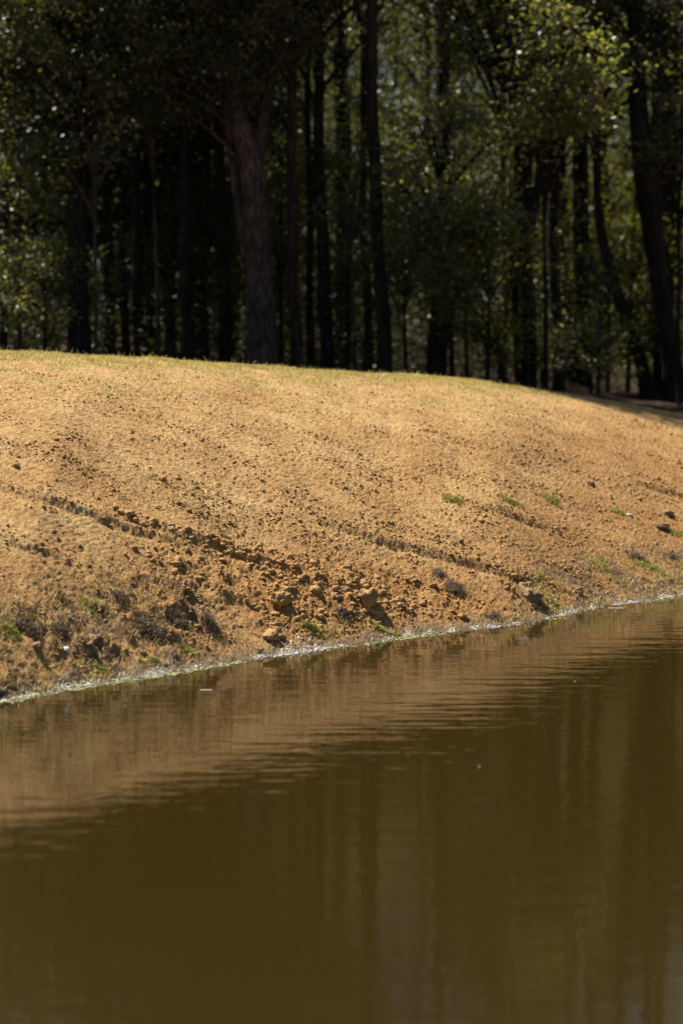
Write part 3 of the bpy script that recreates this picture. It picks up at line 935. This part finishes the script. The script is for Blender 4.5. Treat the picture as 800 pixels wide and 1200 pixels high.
special(47.0, [[(306, 432, 39), (304, 380, 34), (303, 320, 31), (298, 250, 32), (289, 190, 28), (268, 100, 20), (252, 10, 16)],
               [(297, 205, 20), (308, 125, 15), (328, 60, 13), (340, 5, 11)],
               [(296, 345, 10), (286, 290, 13), (279, 240, 14), (272, 180, 12), (266, 110, 10)]],
        'broadest trunk in the wood, grey furrowed bark with a reddish stem on its left', M_BARKP, crown=(3.0, 2.4, 5.2, 10.2), seed=1)
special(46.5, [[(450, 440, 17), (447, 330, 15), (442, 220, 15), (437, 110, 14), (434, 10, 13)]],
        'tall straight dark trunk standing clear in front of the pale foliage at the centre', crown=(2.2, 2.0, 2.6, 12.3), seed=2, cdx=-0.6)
special(49.5, [[(617, 455, 24), (615, 340, 21), (613, 240, 24), (612, 100, 20), (612, 0, 18)], [(607, 450, 8), (604, 380, 8), (600, 280, 7)], [(620, 270, 12), (630, 200, 10), (640, 120, 8)]],
        'thick dark trunk with a slim stem on its left, right of centre behind the crest', crown=(3.2, 2.6, 5.2, 10.6), seed=3)
special(51.0, [[(655, 462, 15), (652, 360, 13), (650, 240, 13), (648, 60, 11)]],
        'medium brown trunk just right of the thick double-stemmed one', M_BARK, crown=(2.4, 2.4, 5.0, 10.5), seed=4)
special(51.0, [[(788, 472, 26), (776, 390, 22), (765, 300, 22), (758, 220, 30), (750, 160, 24), (742, 60, 18)],
               [(762, 235, 18), (768, 150, 15), (772, 20, 12)], [(768, 260, 12), (785, 200, 12), (806, 130, 11)]],
        'large dark tree at the right whose trunk forks into three limbs', crown=(3.4, 2.8, 5.0, 11.0), seed=5)
special(51.5, [[(757, 472, 18), (744, 410, 15), (722, 350, 14), (708, 310, 13), (700, 270, 11), (700, 200, 9)]],
        'dark trunk leaning strongly to the left beside the forked tree', crown=(2.2, 2.2, 4.0, 9.5), seed=6)
special(49.5, [[(795, 465, 6), (793, 380, 5), (796, 320, 5), (790, 270, 5), (795, 210, 4)]],
        'thin wavy black stem at the right edge beside the forked tree', crown=(1.2, 1.2, 2.4, 7.0), seed=7, nclus=20)
special(51.0, [[(512, 440, 22), (514, 330, 18), (516, 200, 16), (518, 40, 14)], [(520, 400, 8), (545, 310, 7), (565, 260, 6), (582, 225, 4)]],
        'dark trunk behind the pale foliage with a branch slanting up to the right', crown=(2.6, 2.6, 4.6, 11.5), seed=8)
special(54.0, [[(683, 460, 24), (680, 350, 20), (678, 200, 18), (676, 60, 15)]],
        'dim broad trunk between the medium brown one and the leaning one', crown=(2.8, 2.6, 4.8, 11.0), seed=9)
special(49.0, [[(692, 458, 4), (688, 420, 4), (682, 380, 3.5)]], 'very thin dark sapling in front of the dim broad trunk', crown=(0.7, 0.7, 0.7, 2.8), seed=10, nclus=6, per=70)
special(48.0, [[(222, 420, 15), (222, 330, 13), (219, 240, 13), (217, 60, 12)]],
        'dark slender trunk in the left half, well left of the broadest one', crown=(2.8, 2.6, 5.0, 10.3), seed=11)
special(50.0, [[(264, 425, 17), (262, 340, 14), (258, 150, 12)]],
        'shadowed trunk close behind the left side of the broadest one', crown=(2.6, 2.6, 5.0, 10.5), seed=12)
special(47.8, [[(348, 430, 13), (348, 330, 13), (346, 220, 12), (344, 60, 10)]],
        'reddish brown trunk standing just right of the broadest one', M_BARKR, crown=(2.4, 2.4, 5.0, 10.3), seed=13)
special(49.5, [[(364, 432, 10), (362, 330, 9), (360, 220, 9)]],
        'slim black trunk between the reddish brown trunk and the next tall dark one', crown=(2.2, 2.2, 4.6, 10.5), seed=14)
special(48.8, [[(384, 434, 16), (382, 330, 16), (379, 220, 15), (376, 120, 12), (374, 10, 11)]],
        'tall dark trunk midway between the broadest and the straight central one', crown=(2.6, 2.6, 5.0, 10.6), seed=15)
special(46.8, [[(416, 436, 3.6), (415, 380, 3.4), (413, 330, 3.2)]],
        'pale thin sapling stem left of the straight central trunk', M_BARKG, crown=(0.8, 0.8, 1.0, 4.2), seed=16, nclus=7, per=70)
special(50.5, [[(432, 438, 11), (431, 340, 10), (428, 200, 9)]],
        'black trunk half hidden just left of the straight central one', crown=(2.4, 2.4, 4.4, 11.0), seed=17)
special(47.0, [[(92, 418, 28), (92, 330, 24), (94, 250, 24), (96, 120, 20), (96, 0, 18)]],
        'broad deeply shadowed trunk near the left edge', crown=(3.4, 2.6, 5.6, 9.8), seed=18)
special(46.6, [[(112, 418, 4.5), (111, 350, 4), (110, 280, 3.6)]],
        'pale thin stem just right of the broad shadowed trunk at the left', M_BARKG, crown=(0.9, 0.9, 1.4, 5.2), seed=19, nclus=9, per=80)
special(49.0, [[(166, 420, 15), (165, 320, 13), (162, 200, 12)]],
        'dark trunk midway between the broad shadowed left trunk and the slender one', crown=(2.8, 2.6, 5.2, 10.1), seed=20)
special(48.2, [[(187, 420, 5), (186, 340, 4.6), (184, 260, 4)]],
        'thin greyish stem in the gap left of the slender trunk', M_BARKG, crown=(1.0, 1.0, 1.4, 6.4), seed=21, nclus=8, per=80)
special(51.0, [[(148, 420, 10), (148, 320, 9), (146, 200, 8)]],
        'slim dark trunk, first on the right of the pale thin stem at the left', crown=(2.4, 2.4, 5.0, 10.6), seed=22)
special(49.5, [[(2, 414, 11), (3, 320, 10), (4, 200, 9)]],
        'dark trunk cut by the left edge of the picture', crown=(2.6, 2.4, 5.0, 10.2), seed=23)
special(50.0, [[(200, 420, 9), (199, 330, 8), (198, 200, 8)]],
        'narrow black trunk directly left of the slender trunk', crown=(2.2, 2.2, 4.8, 10.5), seed=24)
special(53.5, [[(590, 450, 8), (591, 360, 8), (588, 200, 7)]],
        'thin dark trunk left of the thick double-stemmed one', crown=(2.2, 2.2, 4.6, 11.5), seed=25)

special(47.6, [[(640, 462, 6), (641, 380, 6), (638, 280, 5), (640, 180, 5), (645, 100, 4)]],
        'slim tree right of the double-stemmed trunk, its high sprays of pale leaves catching the sun', crown=(1.0, 0.9, 1.7, 6.8), seed=31, nclus=34, cdy=0.6, lm=M_LEAF_LIT)
special(47.2, [[(508, 440, 6), (507, 380, 6), (512, 300, 5), (515, 220, 4), (520, 160, 3.4)]],
        'slim tree with pale sunlit leaves standing right of the straight central trunk', crown=(1.25, 1.2, 2.0, 4.0), seed=32, nclus=46, cdy=0.6, lm=M_LEAF_LIT)
# understory: bushy saplings, leaves coloured pale to look lit between the trunks
UL = []
for k in range(4):
    r_ = np.random.default_rng(900 + k)
    H = [5.5, 4.2, 3.2, 2.2][k]
    parts = []
    pts, cs = crown_pts(r_, [46, 34, 24, 16][k], 95, np.array([[1.3, 1.2, 2.3], [1.2, 1.1, 1.7], [1.0, 0.9, 1.3], [0.9, 0.8, 0.85]][k]), H * 0.6)
    v, f, Q = tube([(0, 0, -0.2), (0.05, 0, H * 0.4), (0.1, 0.05, H)], [0.05, 0.035, 0.01], 8, k); parts.append((v, f))
    for c in cs[:16]:
        s = Q[np.argmin(np.abs(Q[:, 2] - c[2] * 0.6))]
        v, f, _ = tube([s, (s + c) / 2 + np.array([0, 0, .15]), c], [0.018, 0.012, 0.006], 5, 2); parts.append((v, f))
    v, f = join(parts)
    tm = mesh_np('stem', v, f, M_BARK, True)
    v, f = leaf_cloud(pts, np.full(len(pts), 0.05), 0.9, r_, 0.6)
    UL.append((tm, [mesh_np('foliage', v, f, M_LEAF_LIT), None], (v, f)))
def under(k, px, Y_, label, warm=False, s=1.0, rz=0):
    x = at_Y(px, 400, Y_)[0]
    root = empty('understory_sapling', (x, Y_, Z(x, Y_) - 0.02), rz)
    root.scale = (s, s, s)
    tag(root, label, 'sapling', 'leafy saplings under the trees')
    link('stem', UL[k][0], root)
    if warm and UL[k][1][1] is None:
        UL[k][1][1] = mesh_np('foliage', *UL[k][2], M_LEAF3)
    link('foliage', UL[k][1][1 if warm else 0], root)
for a in [
    (0, 22, 47.5, 'leafy sapling with glinting pale leaves at the left edge of the wood', False, 0.9, 0),
    (2, 52, 46.5, 'lower leafy sapling just right of the one at the left edge', False, 0.8, 1),
    (0, 530, 49.2, 'tallest pale leafy sapling, directly right of the straight central trunk', False, 1.25, 2),
    (1, 548, 52.6, 'wide pale sapling left of the slanting branch', False, 1.1, 3),
    (1, 476, 48.4, 'low leafy sapling touching the straight central trunk', False, 0.9, 4),
    (2, 570, 46.4, 'yellow green sapling under the slanting branch', True, 1.1, 0.5),
    (3, 585, 46.8, 'short bright green sapling on the crest left of the thick double-stemmed trunk', True, 0.8, 1.5),
    (3, 636, 50.5, 'short bright sapling between the double-stemmed trunk and the medium brown one', False, 0.8, 2.5),
    (1, 670, 53.5, 'dim leafy sapling behind the medium brown trunk', False, 1.0, 3.5),
    (2, 712, 53.0, 'golden leafed sapling under the leaning trunk', True, 1.0, 4.5),
    (1, 735, 55.0, 'yellowish sapling in the gap between the leaning and the forked tree', True, 1.3, 5.5),
    (3, 700, 48.5, 'low pale shrub on the crest below the leaning trunk', False, 0.9, 0.8),
    (2, 775, 54.0, 'green sapling behind the forked tree at the right edge', True, 1.2, 1.8),
    (2, 165, 51.5, 'dark leafy sapling low among the slim trunks on the left', False, 0.9, 2.8),
    (1, 243, 51.5, 'leafy sapling between the slender trunk and the broadest one', False, 1.0, 3.8),
    (1, 330, 52.0, 'leafy sapling seen through the gap right of the broadest trunk', False, 1.1, 4.8),
    (0, 405, 51.5, 'tall thin leafed sapling in the gap left of the straight central trunk', False, 1.1, 5.8),
]: under(*a)

# the deeper wood: rows of trees behind, and the ones that close it beyond the picture
LABD = 'slender shadowed tree standing in the deeper rows of the wood'
placed = []
def far_enough(x, y, d):
    return all((x - a) ** 2 + (y - b_) ** 2 > d * d for a, b_ in placed)
r_ = np.random.default_rng(77)
cnt = 0
for _ in range(4000):
    y = r_.uniform(53, 92)
    half = y * 400 / F
    x = r_.uniform(-half - 8, half + 8)
    if 0 < x < 10 and y < 78 and r_.random() < 0.6: continue
    if not far_enough(x, y, 2.5 + (y - 50) * 0.02): continue
    placed.append((x, y)); cnt += 1
    place_tree(int(r_.integers(0, 6)), x, y, LABD, 'trees in the deeper rows of the wood', r_.uniform(0, 6.28), r_.uniform(0.9, 1.12))
    if cnt >= 66: break
for _ in range(2000):
    side = -1 if r_.random() < 0.5 else 1
    x = side * r_.uniform(9.5, 30); y = r_.uniform(50, 64) + (1.5 if side > 0 else -0.0)
    if not far_enough(x, y, 2.8): continue
    placed.append((x, y))
    place_tree(int(r_.integers(0, 6)), x, y, 'tree of the same wood standing beyond the side of the view', 'trees beside the view', r_.uniform(0, 6.28), r_.uniform(0.9, 1.1))
    if len(placed) > 105: break

# added trees, leaves coloured near black for the shade in the left half
SHADE_V = []
M_SHADE_LEAF = leaf_material('shade-dark leaves', (0.012, 0.018, 0.008), (0.028, 0.034, 0.014), (0.05, 0.045, 0.02), 0.15, 0.5, 0.8, 0.3)
for k in range(2):
    SHADE_V.append(make_variant(70 + k, 13 + k, 0.11, (2.1, 1.9, 5.8), 0.8, 130, 150, 0.06, M_SHADE_LEAF))
FT.extend(SHADE_V)
for i, (px, Y_, lab) in enumerate([
    (35, 53.5, 'dense added shade-dark tree behind the leafy saplings at the left edge'),
    (128, 52.2, 'dense added shade-dark tree filling the gap right of the pale thin stem at the left'),
    (180, 54.0, 'dense added shade-dark tree behind the thin greyish stem'),
    (240, 53.0, 'dense added shade-dark tree between the slender trunk and the broadest one'),
    (60, 58.0, 'added shade-dark tree farther back in the gap left of the broad shadowed trunk'),
    (270, 58.5, 'added shade-dark tree farther back behind the left side of the broadest trunk'),
    ]):
    place_tree(6 + i % 2, at_Y(px, 400, Y_)[0], Y_, lab, 'added trees coloured dark for shade', i * 1.3, 1.0, 'shade_dark_tree')

# the far side of the wood, one mass
n = 210000
x = rng.uniform(-46, 46, n); y = 98 + 9 * rng.random(n) + 2 * np.sin(x * 0.5); z = 1.5 + 22 * rng.random(n)
cl = vnoise(x * 0.45, z * 0.45, 61) + 0.5 * vnoise(x * 1.3, z * 1.3, 62)
k = cl > -0.9
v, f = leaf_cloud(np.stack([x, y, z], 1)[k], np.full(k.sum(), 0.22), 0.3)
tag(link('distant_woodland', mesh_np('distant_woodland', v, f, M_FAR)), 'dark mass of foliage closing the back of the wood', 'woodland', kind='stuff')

n = 130000
x = rng.uniform(-16, 18, n); y = 48.3 + 36 * rng.random(n) ** 1.6
hn = 0.7 + 2.6 * np.clip(vnoise(x * 0.35, y * 0.35, 71) + 0.35, 0, 1)
g = Zv(x, y)
k = (vnoise(x * 1.1, y * 1.1, 72) > -0.12) & ((x < 1.0) | (y > 52.5))
z = g + hn * rng.random(n)
v, f = leaf_cloud(np.stack([x, y, z], 1)[k], np.full(k.sum(), 0.06), 0.5)
tag(link('undergrowth', mesh_np('undergrowth', v, f, M_LEAF)), 'low leafy undergrowth filling the floor of the wood behind the crest', 'undergrowth', kind='stuff')
